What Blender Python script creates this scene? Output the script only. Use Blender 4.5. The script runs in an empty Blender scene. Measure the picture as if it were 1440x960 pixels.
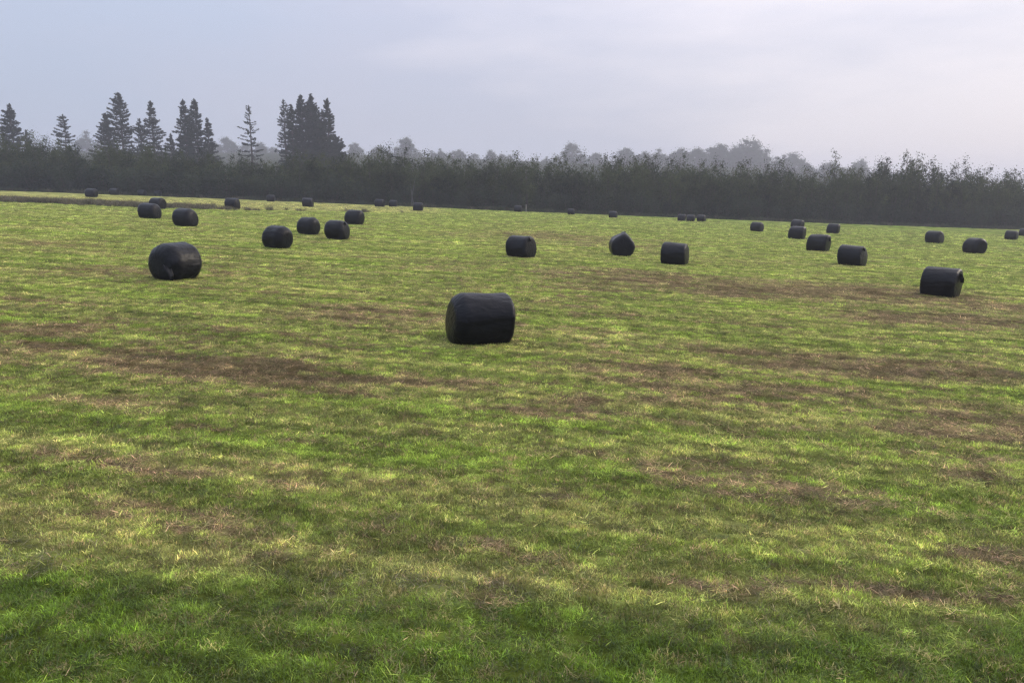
import bpy, math, random
import numpy as np
from mathutils import Vector, Matrix

R = math.radians
rng = np.random.default_rng(7)
random.seed(7)
scene = bpy.context.scene
COL = scene.collection

# ------------------------------------------------------------------ camera
F_PX = 1050.0                       # focal length in pixels of a 1440 px wide picture
PITCH = math.atan(210.0 / F_PX)     # tilted down
CAM_Z = 3.264
cam_d = bpy.data.cameras.new('camera')
cam = bpy.data.objects.new('camera', cam_d)
COL.objects.link(cam)
cam_d.sensor_width = 36.0
cam_d.lens = F_PX / 1440.0 * 36.0
cam_d.clip_start = 0.1
cam_d.clip_end = 9000.0
cam.location = (0, 0, CAM_Z)
cam.rotation_euler = (math.pi / 2 - PITCH, 0, 0)
scene.camera = cam

# ------------------------------------------------------------------ world, sun, exposure
SUN_AZ, SUN_EL = R(62), R(24)       # to the right of the view, low
sun_dir = Vector((math.sin(SUN_AZ) * math.cos(SUN_EL), math.cos(SUN_AZ) * math.cos(SUN_EL), math.sin(SUN_EL)))
world = bpy.data.worlds.new('World')
scene.world = world
world.use_nodes = True
nt = world.node_tree
nt.nodes.clear()


def nd(tree, typ, **kw):
    n = tree.nodes.new(typ)
    for k, v in kw.items():
        setattr(n, k, v)
    return n


out = nd(nt, 'ShaderNodeOutputWorld')
bg_sky = nd(nt, 'ShaderNodeBackground')
bg_cl = nd(nt, 'ShaderNodeBackground')
mixs = nd(nt, 'ShaderNodeMixShader')
sky = nd(nt, 'ShaderNodeTexSky', sky_type='NISHITA')
sky.sun_disc = False
sky.sun_elevation = SUN_EL
sky.sun_rotation = SUN_AZ
sky.dust_density = 3.0
bg_sky.inputs['Strength'].default_value = 0.12
nt.links.new(sky.outputs[0], bg_sky.inputs['Color'])
tc = nd(nt, 'ShaderNodeTexCoord')
dot = nd(nt, 'ShaderNodeVectorMath', operation='DOT_PRODUCT')
dot.inputs[1].default_value = sun_dir
nt.links.new(tc.outputs['Generated'], dot.inputs[0])
mr = nd(nt, 'ShaderNodeMapRange')
mr.inputs['From Min'].default_value = -0.2
mr.inputs['From Max'].default_value = 1.0
nt.links.new(dot.outputs['Value'], mr.inputs['Value'])
map_ = nd(nt, 'ShaderNodeMapping')
map_.inputs['Scale'].default_value = (1.0, 1.0, 4.0)
nt.links.new(tc.outputs['Generated'], map_.inputs['Vector'])
cn = nd(nt, 'ShaderNodeTexNoise')
cn.inputs['Scale'].default_value = 2.1
cn.inputs['Detail'].default_value = 6.0
cn.inputs['Roughness'].default_value = 0.5
nt.links.new(map_.outputs[0], cn.inputs['Vector'])
add = nd(nt, 'ShaderNodeMath', operation='MULTIPLY_ADD')
add.inputs[1].default_value = 1.0
add.inputs[2].default_value = -0.49
nt.links.new(cn.outputs[0], add.inputs[0])
add2 = nd(nt, 'ShaderNodeMath', operation='ADD')
nt.links.new(mr.outputs[0], add2.inputs[0])
nt.links.new(add.outputs[0], add2.inputs[1])
ramp = nd(nt, 'ShaderNodeValToRGB')
e = ramp.color_ramp.elements
e[0].position, e[0].color = 0.15, (0.495, 0.56, 0.72, 1)
e[1].position, e[1].color = 0.85, (0.82, 0.785, 0.87, 1)
m_ = ramp.color_ramp.elements.new(0.55)
m_.color = (0.555, 0.58, 0.72, 1)
nt.links.new(add2.outputs[0], ramp.inputs[0])
nt.links.new(ramp.outputs[0], bg_cl.inputs['Color'])
# overcast sky brightens overhead; unseen zenith raised here to add light on the ground
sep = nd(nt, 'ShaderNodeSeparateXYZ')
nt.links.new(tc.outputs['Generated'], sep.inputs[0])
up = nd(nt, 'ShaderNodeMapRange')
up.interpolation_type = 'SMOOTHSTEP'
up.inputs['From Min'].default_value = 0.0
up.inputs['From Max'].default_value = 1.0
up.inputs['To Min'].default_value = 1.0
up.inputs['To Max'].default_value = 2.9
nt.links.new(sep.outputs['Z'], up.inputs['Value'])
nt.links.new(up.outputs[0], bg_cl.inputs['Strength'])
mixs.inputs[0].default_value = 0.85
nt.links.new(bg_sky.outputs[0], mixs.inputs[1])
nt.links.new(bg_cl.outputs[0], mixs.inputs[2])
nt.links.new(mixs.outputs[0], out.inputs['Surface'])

sun_l = bpy.data.lights.new('sun', 'SUN')
sun_l.energy = 1.5
sun_l.angle = R(18)
sun_l.color = (1.0, 0.88, 0.70)
sun_o = bpy.data.objects.new('sun', sun_l)
COL.objects.link(sun_o)
sun_o.location = (60, 40, 60)
sun_o.rotation_euler = (-sun_dir).to_track_quat('-Z', 'Y').to_euler()

vs = scene.view_settings
vs.view_transform = 'Standard'
vs.look = 'None'
vs.exposure = 0.0
vs.gamma = 1.0
vs.use_curve_mapping = False
cy = scene.cycles
cy.use_denoising = True
cy.denoising_prefilter = 'NONE'
cy.max_bounces = 4
cy.diffuse_bounces = 2
cy.glossy_bounces = 2
cy.transmission_bounces = 3
cy.volume_bounces = 0
cy.adaptive_threshold = 0.02
cy.transparent_max_bounces = 4
cy.caustics_reflective = False
cy.caustics_refractive = False


# ------------------------------------------------------------------ noise and terrain
def _hash(ix, iy, seed):
    h = (ix.astype(np.int64) * 374761393 + iy.astype(np.int64) * 668265263 + seed * 1442695041) & 0x7fffffff
    h = ((h ^ (h >> 13)) * 1274126177) & 0x7fffffff
    h = h ^ (h >> 16)
    return (h & 0xffff) / 65535.0


def vnoise(x, y, seed=0):
    x = np.asarray(x, float); y = np.asarray(y, float)
    ix = np.floor(x); iy = np.floor(y)
    fx = x - ix; fy = y - iy
    fx = fx * fx * (3 - 2 * fx); fy = fy * fy * (3 - 2 * fy)
    a = _hash(ix, iy, seed); b = _hash(ix + 1, iy, seed)
    c = _hash(ix, iy + 1, seed); d = _hash(ix + 1, iy + 1, seed)
    return (a * (1 - fx) + b * fx) * (1 - fy) + (c * (1 - fx) + d * fx) * fy


def fbm(x, y, seed=0, octv=4, gain=0.5):
    s = 0; a = 1; t = 0
    for k in range(octv):
        s = s + a * vnoise(x * 2 ** k + 17.3 * k, y * 2 ** k - 9.1 * k, seed + k)
        t += a; a *= gain
    return s / t


def sstep(a, b, x):
    t = np.clip((x - a) / (b - a), 0, 1)
    return t * t * (3 - 2 * t)


SLOPE = 0.0424


def ditch_line(x):
    """distance of the rough strip on the left half of the field, metres from the camera"""
    return 86.0 + 0.0 * x + np.clip(x + 30, 0, 40) * 0.75 + np.clip(-x - 30, 0, 40) * -0.05


def terrain(x, y):
    x = np.asarray(x, float); y = np.asarray(y, float)
    d = np.hypot(x, y)
    z = -SLOPE * 170 * np.tanh(x / 170)
    near = np.exp(-d / 120)
    z = z + near * 0.16 * (fbm(x / 9, y / 9, 3, 3) - 0.5)
    z = z + 0.075 * (fbm(x / 0.8, y / 0.6, 9, 4, 0.65) - 0.5) * (d < 160)
    # a long low hill far behind the wood
    z = z + 30 * sstep(260, 690, y) * sstep(460, 165, x)
    return z


def pix_ray(u, v):
    a = (u - 720.0); b = (480.0 - v)
    cp, sp = math.cos(PITCH), math.sin(PITCH)
    return np.array([a, F_PX * cp + b * sp, -F_PX * sp + b * cp]) / F_PX


def on_ground(u, v):
    """world point where the ground is seen at that place of the photograph"""
    r = pix_ray(u, v)
    lo, hi = 2.0, 400.0
    for _ in range(60):
        m = 0.5 * (lo + hi)
        p = r * m
        if CAM_Z + p[2] > -SLOPE * 170 * math.tanh(p[0] / 170):
            lo = m
        else:
            hi = m
    p = r * lo
    return p[0], p[1]


def at_dist(u, v, Y):
    """world point seen at that place of the photograph, Y metres ahead"""
    r = pix_ray(u, v)
    p = r * (Y / r[1])
    return p[0], p[1], CAM_Z + p[2]


# brown patches of the mown field (place and half-size in the photograph, strength)
BROWN = [
    (300, 515, 170, 20, 1.0), (60, 495, 95, 11, .8), (215, 500, 75, 18, .8), (420, 538, 70, 12, .8), (60, 460, 75, 8, .8),
    (530, 440, 110, 9, .75), (590, 527, 110, 8, .8), (500, 545, 60, 8, .6), (890, 515, 110, 10, .9), (940, 536, 90, 10, .8),
    (1060, 546, 90, 10, .8), (1100, 498, 100, 8, .7), (1220, 516, 140, 14, 1.0), (1300, 520, 60, 8, .7), (900, 392, 130, 9, .8),
    (1120, 408, 200, 11, .95), (1320, 412, 60, 8, .7), (1300, 446, 120, 8, .9), (1410, 430, 60, 8, .8), (780, 333, 90, 5, .6),
    (870, 345, 60, 4, .5), (750, 576, 80, 10, .6), (1010, 662, 120, 20, .75), (1100, 692, 110, 14, .8), (1180, 708, 90, 8, .6),
    (1390, 592, 80, 20, .75), (1340, 606, 90, 9, .7), (150, 641, 110, 7, .7), (270, 660, 130, 12, .6), (400, 692, 90, 10, .5),
    (660, 766, 60, 6, .9), (800, 782, 70, 9, .55), (1040, 793, 110, 9, .75), (700, 822, 50, 6, .6), (1390, 760, 70, 6, .8),
    (1210, 802, 130, 8, .6), (60, 742, 70, 8, .6), (300, 756, 90, 8, .6), (700, 660, 90, 9, .5), (860, 640, 120, 12, .5),
    (480, 620, 70, 7, .5), (1250, 562, 90, 6, .5), (150, 380, 80, 6, .6), (620, 376, 80, 4, .5), (60, 345, 80, 4, .45),
    (1370, 645, 90, 14, .5), (300, 850, 110, 12, .6), (820, 560, 100, 8, .5), (130, 565, 90, 8, .45), (560, 690, 90, 8, .5),
    (1400, 680, 60, 12, .5), (760, 700, 90, 6, .55), (1270, 960, 60, 10, .7), (1375, 930, 40, 8, .7), (330, 385, 60, 4, .4),
    (1290, 870, 160, 8, .35), (640, 905, 60, 8, .4), (960, 885, 60, 7, .4), (210, 725, 100, 7, .5),
]
_BW = []
for (u, v, ru, rv, s) in BROWN:
    x0, y0 = on_ground(u, v)
    xa, ya = on_ground(u + ru, v)
    xf, yf = on_ground(u, v - rv)
    xn, yn = on_ground(u, v + rv)
    _BW.append((x0, 0.5 * (yf + yn), abs(xa - x0) * 1.1, max(0.5 * (yf - yn), 0.12) * 1.15, s))


def field_maps(x, y):
    """what grows where: brown (dead thatch), straw (yellow stubble), lush (deep green), each 0..1"""
    x = np.asarray(x, float); y = np.asarray(y, float)
    wx = x + 1.2 * (fbm(x / 1.7, y / 1.7, 21, 3) - 0.5)
    wy = y + 1.4 * (fbm(x / 2.1, y / 1.3, 22, 3) - 0.5)
    b = np.zeros_like(x)
    for (cx, cyy, rx, ry, s) in _BW:
        q = ((wx - cx) / rx) ** 2 + ((wy - cyy) / ry) ** 2
        b = np.maximum(b, s * np.exp(-(q * 0.85) ** 1.4))
    # the field was mown and raked in bands that run across the view, a little askew
    sw = y + 0.17 * x + 0.5 * (fbm(x / 16, y / 9, 41, 2) - 0.5) + 0.25 * (fbm(x / 3, y / 3, 42, 2) - 0.5)
    n = fbm(x / 0.8, sw / 0.30, 31, 4, 0.7)
    n2 = fbm(x / 5.5, sw / 2.0, 33, 4)
    st = fbm(x / 1.8, sw / 0.17, 37, 4, 0.8)
    b = b * (0.12 + 1.1 * n + 1.0 * sstep(0.36, 0.66, st))
    band = 0.5 + 0.5 * np.sin(sw * 2 * math.pi / 2.05)
    band2 = 0.5 + 0.5 * np.sin(sw * 2 * math.pi / 5.6 + 1.0)
    b = b + 0.55 * sstep(0.48, 0.68, st) * sstep(0.30, 0.55, n2) * (0.4 + 0.9 * band)
    b = b + 0.50 * sstep(0.38, 0.66, n2) * sstep(0.40, 0.66, n) * (0.3 + 0.9 * band)
    b = b + 0.40 * sstep(0.60, 0.80, fbm(x / 0.55, y / 0.30, 35, 3))
    stripe2 = band2
    n3 = fbm(x / 8, sw / 1.6, 43, 4)
    straw = np.clip(0.26 + 0.50 * (n3 - 0.35) + 0.55 * (0.5 - band) + 0.30 * (band2 - 0.5) + 0.75 * (fbm(x / 1.3, sw / 0.17, 47, 3, 0.85) - 0.45), 0, 1)
    d = np.hypot(x, y)
    lush = np.clip(1.3 * (fbm(x / 4, sw / 0.6, 51, 4, 0.75) - 0.5) + 0.28 * (stripe2 - 0.5), 0, 1)
    fg = sstep(6.0, 5.2, y + 0.035 * x + 0.6 * (fbm(x / 1.1, y / 1.1, 53, 3) - 0.5))
    lush = np.clip(lush + fg * (0.15 + 1.1 * fbm(x / 0.8, y / 0.5, 55, 4, 0.6)), 0, 1)
    straw = straw * (1 - 0.6 * fg)
    b = b * (1 - 0.55 * fg)
    b = b * (1 - 0.35 * sstep(55, 110, d)) * (1 - 0.3 * sstep(9.5, 6.5, d))
    # beyond the rough strip on the left the grass is paler
    far_left = sstep(-2, 6, y - ditch_line(x)) * sstep(-8, -16, x)
    straw = np.clip(straw + 0.7 * far_left, 0, 1)
    return np.clip(b, 0, 1), np.clip(straw, 0, 1), np.clip(lush, 0, 1)


C_GREEN = np.array([0.215, 0.300, 0.040])
C_STRAW = np.array([0.405, 0.395, 0.125])
C_LUSH = np.array([0.110, 0.180, 0.014])
C_BROWN = np.array([0.280, 0.212, 0.100])
C_DARK = np.array([0.118, 0.086, 0.034])


def field_colour(x, y, pick=None):
    """mean colour of the sward; with pick (a random generator) the colour of single tufts"""
    b, s, l = field_maps(x, y)
    bb = sstep(0.12, 0.88, b); dk = sstep(0.72, 1.0, b) * 0.5
    if pick is not None:
        n_ = len(x)
        near = sstep(60, 25, np.hypot(x, y))
        h1, h2, h3 = pick.uniform(0, 1, (3, n_))
        bb = 0.13 * near + 0.72 * bb
        bb = bb * (1 - near) + near * (0.18 * bb + 0.82 * (h1 < bb))
        s = s * (1 - near) + near * np.clip(0.35 * s + 0.65 * (h2 < s) * h3 * 1.3, 0, 1)
        dk = dk * (0.4 + 1.2 * h2)
    c = C_GREEN[None] * (1 - s[:, None]) + C_STRAW[None] * s[:, None]
    c = c * (1 - l[:, None]) + C_LUSH[None] * l[:, None]
    c = c * (1 - bb[:, None]) + C_BROWN[None] * bb[:, None]
    c = c * (1 - dk[:, None]) + C_DARK[None] * dk[:, None]
    # single tussocks are darker or paler plants
    cl = fbm(x / 0.22, y / 0.16, 71, 2, 0.7)
    cf = fbm(x / 3.2, (y + 0.17 * x) / 0.22, 73, 4, 0.85)
    c = c * (0.72 + 0.56 * sstep(0.25, 0.75, cl))[:, None] * (0.70 + 0.60 * sstep(0.32, 0.68, cf))[:, None]
    if pick is not None:
        c = c * np.clip(pick.lognormal(0, 0.44, n_), 0.28, 2.2)[:, None]
    return c, b, s, l


# ------------------------------------------------------------------ helpers
def mesh_np(name, verts, faces, mat=None, smooth=False):
    """faces: an (n,3) or (n,4) index array"""
    me = bpy.data.meshes.new(name)
    verts = np.asarray(verts, np.float32); faces = np.asarray(faces, np.int32)
    n, k = faces.shape
    me.vertices.add(len(verts)); me.vertices.foreach_set('co', verts.ravel())
    me.loops.add(n * k); me.loops.foreach_set('vertex_index', faces.ravel())
    me.polygons.add(n)
    me.polygons.foreach_set('loop_start', np.arange(0, n * k, k, dtype=np.int32))
    try:
        me.polygons.foreach_set('loop_total', np.full(n, k, np.int32))
    except Exception:
        pass
    if smooth:
        me.polygons.foreach_set('use_smooth', np.ones(n, bool))
    me.update(calc_edges=True)
    if mat:
        me.materials.append(mat)
    return me


def add_col(me, name, cols, domain='POINT'):
    a = me.attributes.new(name, 'FLOAT_COLOR', domain)
    c = np.ones((len(cols), 4), np.float32); c[:, :3] = cols
    a.data.foreach_set('color', c.ravel())


def obj(name, me, parent=None, loc=(0, 0, 0)):
    o = bpy.data.objects.new(name, me)
    COL.objects.link(o)
    o.location = loc
    if parent:
        o.parent = parent
    return o


def tag(o, label, cat, group=None):
    o['label'] = label; o['category'] = cat
    if group:
        o['group'] = group
    return o


def material(name):
    m = bpy.data.materials.new(name)
    m.use_nodes = True
    t = m.node_tree
    t.nodes.clear()
    return m, t, nd(t, 'ShaderNodeOutputMaterial')


# ------------------------------------------------------------------ materials
def mat_ground():
    m, t, o = material('mown field ground')
    at = nd(t, 'ShaderNodeAttribute', attribute_name='col')
    geo = nd(t, 'ShaderNodeNewGeometry')
    mp = nd(t, 'ShaderNodeMapping'); mp.inputs['Scale'].default_value = (1.0, 1.6, 1.0)
    t.links.new(geo.outputs['Position'], mp.inputs['Vector'])
    n1 = nd(t, 'ShaderNodeTexNoise'); n1.inputs['Scale'].default_value = 9.0; n1.inputs['Detail'].default_value = 6.0
    n1.inputs['Roughness'].default_value = 0.7
    t.links.new(mp.outputs[0], n1.inputs['Vector'])
    mp2 = nd(t, 'ShaderNodeMapping'); mp2.inputs['Scale'].default_value = (0.35, 1.0, 1.0)
    t.links.new(geo.outputs['Position'], mp2.inputs['Vector'])
    n2 = nd(t, 'ShaderNodeTexNoise'); n2.inputs['Scale'].default_value = 1.3; n2.inputs['Detail'].default_value = 5.0
    n2.inputs['Roughness'].default_value = 0.65
    t.links.new(mp2.outputs[0], n2.inputs['Vector'])
    r1 = nd(t, 'ShaderNodeMapRange'); r1.inputs['From Min'].default_value = 0.3; r1.inputs['From Max'].default_value = 0.7
    r1.inputs['To Min'].default_value = 0.5; r1.inputs['To Max'].default_value = 1.45
    t.links.new(n1.outputs[0], r1.inputs['Value'])
    r2 = nd(t, 'ShaderNodeMapRange'); r2.inputs['From Min'].default_value = 0.3; r2.inputs['From Max'].default_value = 0.7
    r2.inputs['To Min'].default_value = 0.75; r2.inputs['To Max'].default_value = 1.2
    t.links.new(n2.outputs[0], r2.inputs['Value'])
    mu = nd(t, 'ShaderNodeMath', operation='MULTIPLY')
    t.links.new(r1.outputs[0], mu.inputs[0]); t.links.new(r2.outputs[0], mu.inputs[1])
    sc = nd(t, 'ShaderNodeVectorMath', operation='SCALE')
    t.links.new(at.outputs['Color'], sc.inputs[0]); t.links.new(mu.outputs[0], sc.inputs['Scale'])
    bs = nd(t, 'ShaderNodeBsdfDiffuse'); bs.inputs['Roughness'].default_value = 1.0
    t.links.new(sc.outputs[0], bs.inputs['Color'])
    bp = nd(t, 'ShaderNodeBump'); bp.inputs['Strength'].default_value = 0.7; bp.inputs['Distance'].default_value = 0.05
    t.links.new(n1.outputs[0], bp.inputs['Height'])
    t.links.new(bp.outputs[0], bs.inputs['Normal'])
    t.links.new(bs.outputs[0], o.inputs['Surface'])
    return m


def mat_blade():
    m, t, o = material('grass blades')
    at = nd(t, 'ShaderNodeAttribute', attribute_name='col', attribute_type='INSTANCER')
    tint = nd(t, 'ShaderNodeAttribute', attribute_name='tint')
    mx = nd(t, 'ShaderNodeVectorMath', operation='MULTIPLY')
    t.links.new(at.outputs['Vector'], mx.inputs[0]); t.links.new(tint.outputs['Vector'], mx.inputs[1])
    d = nd(t, 'ShaderNodeBsdfDiffuse'); tr = nd(t, 'ShaderNodeBsdfTranslucent')
    t.links.new(mx.outputs[0], d.inputs['Color']); t.links.new(mx.outputs[0], tr.inputs['Color'])
    g = nd(t, 'ShaderNodeBsdfGlossy'); g.inputs['Roughness'].default_value = 0.45
    g.inputs['Color'].default_value = (0.9, 0.95, 0.9, 1)
    a = nd(t, 'ShaderNodeMixShader'); a.inputs[0].default_value = 0.42
    t.links.new(d.outputs[0], a.inputs[1]); t.links.new(tr.outputs[0], a.inputs[2])
    b = nd(t, 'ShaderNodeMixShader'); b.inputs[0].default_value = 0.035
    t.links.new(a.outputs[0], b.inputs[1]); t.links.new(g.outputs[0], b.inputs[2])
    t.links.new(b.outputs[0], o.inputs['Surface'])
    return m


def mat_leaf(name, ca, cb, trans=0.25, rough_var=1.0):
    """foliage; every leaf face carries its own 'tint' between the two colours, every tree its own shade"""
    m, t, o = material(name)
    at = nd(t, 'ShaderNodeAttribute', attribute_name='tint')
    oi = nd(t, 'ShaderNodeObjectInfo')
    mix = nd(t, 'ShaderNodeMix', data_type='RGBA')
    mix.inputs[6].default_value = (*ca, 1); mix.inputs[7].default_value = (*cb, 1)
    ad = nd(t, 'ShaderNodeMath', operation='MULTIPLY_ADD')
    ad.inputs[1].default_value = 0.7
    sep_ = nd(t, 'ShaderNodeSeparateColor')
    t.links.new(at.outputs['Color'], sep_.inputs[0])
    t.links.new(sep_.outputs[0], ad.inputs[0])
    r = nd(t, 'ShaderNodeMapRange'); r.inputs['To Min'].default_value = -0.12; r.inputs['To Max'].default_value = 0.32
    t.links.new(oi.outputs['Random'], r.inputs['Value'])
    t.links.new(r.outputs[0], ad.inputs[2])
    ad.use_clamp = True
    t.links.new(ad.outputs[0], mix.inputs[0])
    d = nd(t, 'ShaderNodeBsdfDiffuse'); tr = nd(t, 'ShaderNodeBsdfTranslucent')
    t.links.new(mix.outputs[2], d.inputs['Color']); t.links.new(mix.outputs[2], tr.inputs['Color'])
    a = nd(t, 'ShaderNodeMixShader'); a.inputs[0].default_value = trans
    t.links.new(d.outputs[0], a.inputs[1]); t.links.new(tr.outputs[0], a.inputs[2])
    t.links.new(a.outputs[0], o.inputs['Surface'])
    return m


def mat_bark(name, c):
    m, t, o = material(name)
    tcn = nd(t, 'ShaderNodeTexCoord')
    n = nd(t, 'ShaderNodeTexNoise'); n.inputs['Scale'].default_value = 4.0; n.inputs['Detail'].default_value = 5.0
    t.links.new(tcn.outputs['Object'], n.inputs['Vector'])
    rp = nd(t, 'ShaderNodeValToRGB')
    rp.color_ramp.elements[0].position = 0.3; rp.color_ramp.elements[1].position = 0.75
    rp.color_ramp.elements[0].color = (c[0] * .55, c[1] * .55, c[2] * .55, 1)
    rp.color_ramp.elements[1].color = (*c, 1)
    t.links.new(n.outputs[0], rp.inputs[0])
    d = nd(t, 'ShaderNodeBsdfDiffuse')
    t.links.new(rp.outputs[0], d.inputs['Color'])
    bp = nd(t, 'ShaderNodeBump'); bp.inputs['Distance'].default_value = 0.04
    t.links.new(n.outputs[0], bp.inputs['Height']); t.links.new(bp.outputs[0], d.inputs['Normal'])
    t.links.new(d.outputs[0], o.inputs['Surface'])
    return m


def mat_film():
    m, t, o = material('black silage film')
    tcn = nd(t, 'ShaderNodeTexCoord')
    oi = nd(t, 'ShaderNodeObjectInfo')
    mul = nd(t, 'ShaderNodeVectorMath', operation='MULTIPLY_ADD')
    mul.inputs[1].default_value = (1, 1, 1)
    t.links.new(tcn.outputs['Object'], mul.inputs[0])
    cmb = nd(t, 'ShaderNodeCombineXYZ')
    sc = nd(t, 'ShaderNodeMath', operation='MULTIPLY'); sc.inputs[1].default_value = 40.0
    t.links.new(oi.outputs['Random'], sc.inputs[0])
    for k in range(3):
        t.links.new(sc.outputs[0], cmb.inputs[k])
    t.links.new(cmb.outputs[0], mul.inputs[2])
    mp = nd(t, 'ShaderNodeMapping'); mp.inputs['Scale'].default_value = (1.3, 3.2, 3.2)
    t.links.new(mul.outputs[0], mp.inputs['Vector'])
    n1 = nd(t, 'ShaderNodeTexNoise'); n1.inputs['Scale'].default_value = 2.2; n1.inputs['Detail'].default_value = 5.0
    n1.inputs['Distortion'].default_value = 1.1
    t.links.new(mp.outputs[0], n1.inputs['Vector'])
    n2 = nd(t, 'ShaderNodeTexNoise'); n2.inputs['Scale'].default_value = 3.0; n2.inputs['Detail'].default_value = 4.0
    t.links.new(mul.outputs[0], n2.inputs['Vector'])
    p = nd(t, 'ShaderNodeBsdfPrincipled')
    rp = nd(t, 'ShaderNodeValToRGB')
    rp.color_ramp.elements[0].position = 0.35; rp.color_ramp.elements[0].color = (0.0035, 0.0038, 0.0052, 1)
    rp.color_ramp.elements[1].position = 0.80; rp.color_ramp.elements[1].color = (0.0085, 0.009, 0.0115, 1)
    t.links.new(n2.outputs[0], rp.inputs[0])
    t.links.new(rp.outputs[0], p.inputs['Base Color'])
    rr = nd(t, 'ShaderNodeMapRange'); rr.inputs['To Min'].default_value = 0.22; rr.inputs['To Max'].default_value = 0.46
    t.links.new(n2.outputs[0], rr.inputs['Value']); t.links.new(rr.outputs[0], p.inputs['Roughness'])
    p.inputs['Specular IOR Level'].default_value = 0.14
    bp = nd(t, 'ShaderNodeBump'); bp.inputs['Strength'].default_value = 0.8; bp.inputs['Distance'].default_value = 0.03
    t.links.new(n1.outputs[0], bp.inputs['Height']); t.links.new(bp.outputs[0], p.inputs['Normal'])
    t.links.new(p.outputs[0], o.inputs['Surface'])
    return m


M_GROUND = mat_ground()
M_BLADE = mat_blade()
M_FILM = mat_film()
M_BARK = mat_bark('grey bark', (0.11, 0.09, 0.075))
M_BIRCH = mat_bark('pale birch bark', (0.20, 0.195, 0.185))
M_POST = mat_bark('weathered post wood', (0.33, 0.30, 0.26))
M_WOOD = mat_leaf('woodland leaves', (0.009, 0.017, 0.008), (0.125, 0.142, 0.056))
M_WILLOW = mat_leaf('willow leaves', (0.022, 0.034, 0.020), (0.085, 0.103, 0.058))
M_SPRUCE = mat_leaf('spruce needles', (0.022, 0.034, 0.022), (0.055, 0.058, 0.036), 0.12)
M_FAR = mat_leaf('far tree leaves', (0.045, 0.060, 0.028), (0.085, 0.088, 0.042))

# ------------------------------------------------------------------ the ground
ang = np.concatenate([np.arange(-180, -52, 6.0), np.linspace(-50, 50, 420), np.arange(54, 180, 6.0)])
ang = np.radians(ang)
rad = [0.6]
while rad[-1] < 2400:
    rad.append(rad[-1] * (1.0135 if rad[-1] > 3 else 1.15) if rad[-1] < 220 else rad[-1] * 1.06)
rad = np.array(rad)
AA, RR = np.meshgrid(ang, rad)
gx = (np.sin(AA) * RR).ravel(); gy = (np.cos(AA) * RR).ravel()
gz = terrain(gx, gy)
nr, na = AA.shape
i0 = np.arange(nr - 1)[:, None] * na + np.arange(na)[None]
i1 = np.arange(nr - 1)[:, None] * na + (np.arange(na)[None] + 1) % na
quads = np.stack([i0, i1, i1 + na, i0 + na], -1).reshape(-1, 4)[:, ::-1]
g_me = mesh_np('field', np.c_[gx, gy, gz], quads, M_GROUND, True)
gc, gb, gs, gl = field_colour(gx, gy)
gd = np.hypot(gx, gy)
# near the camera the soil and thatch under the blades shows, further off the sward itself
mixd = sstep(10, 40, gd)[:, None]
under = gc * 0.45 + np.array([0.046, 0.037, 0.015])[None] * 0.55
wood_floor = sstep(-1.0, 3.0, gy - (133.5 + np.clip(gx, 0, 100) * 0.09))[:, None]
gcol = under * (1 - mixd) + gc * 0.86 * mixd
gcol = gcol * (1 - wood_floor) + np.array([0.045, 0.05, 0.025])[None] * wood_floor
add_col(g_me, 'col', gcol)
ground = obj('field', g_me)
ground['kind'] = 'structure'


# ------------------------------------------------------------------ grass blades
def tuft(name, n, spread, hmin, hmax, width, lean, seed, curl=0.3, tint_sd=0.34, straw=0.2):
    r = np.random.default_rng(seed)
    V = []; Fc = []; T = []
    for k in range(n):
        a = r.uniform(0, 2 * math.pi); rr = spread * math.sqrt(r.uniform())
        b = np.array([rr * math.cos(a), rr * math.sin(a), -0.01])
        h = r.uniform(hmin, hmax)
        la = r.uniform(0, 2 * math.pi)
        le = abs(r.normal(lean, 0.3))
        dirv = np.array([math.cos(la) * math.sin(le), math.sin(la) * math.sin(le), math.cos(le)])
        le2 = le + r.uniform(0, curl) * 2
        dir2 = np.array([math.cos(la) * math.sin(le2), math.sin(la) * math.sin(le2), max(math.cos(le2), -0.15)])
        wa = r.uniform(0, math.pi)
        w = width * r.uniform(0.7, 1.3) * np.array([math.cos(wa), math.sin(wa), 0]) * 0.5
        mid = b + dirv * h * 0.55; tip = mid + dir2 * h * 0.45
        i = len(V)
        V += [b - w, b + w, mid + w * 0.85, mid - w * 0.85, tip]
        Fc += [(i, i + 1, i + 2), (i, i + 2, i + 3), (i + 3, i + 2, i + 4)]
        s = min(max(0.3, r.normal(1.0, tint_sd)), 1.9)
        tc_ = np.array([s, s, s])
        if r.uniform() < straw:
            tc_ = np.array([1.55, 1.25, 1.6]) * s
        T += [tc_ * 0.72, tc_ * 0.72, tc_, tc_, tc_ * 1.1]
    V = np.array(V); V[:, 2] = np.maximum(V[:, 2], -0.012)
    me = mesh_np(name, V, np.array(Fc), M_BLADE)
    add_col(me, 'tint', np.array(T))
    return bpy.data.objects.new(name, me)


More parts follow.
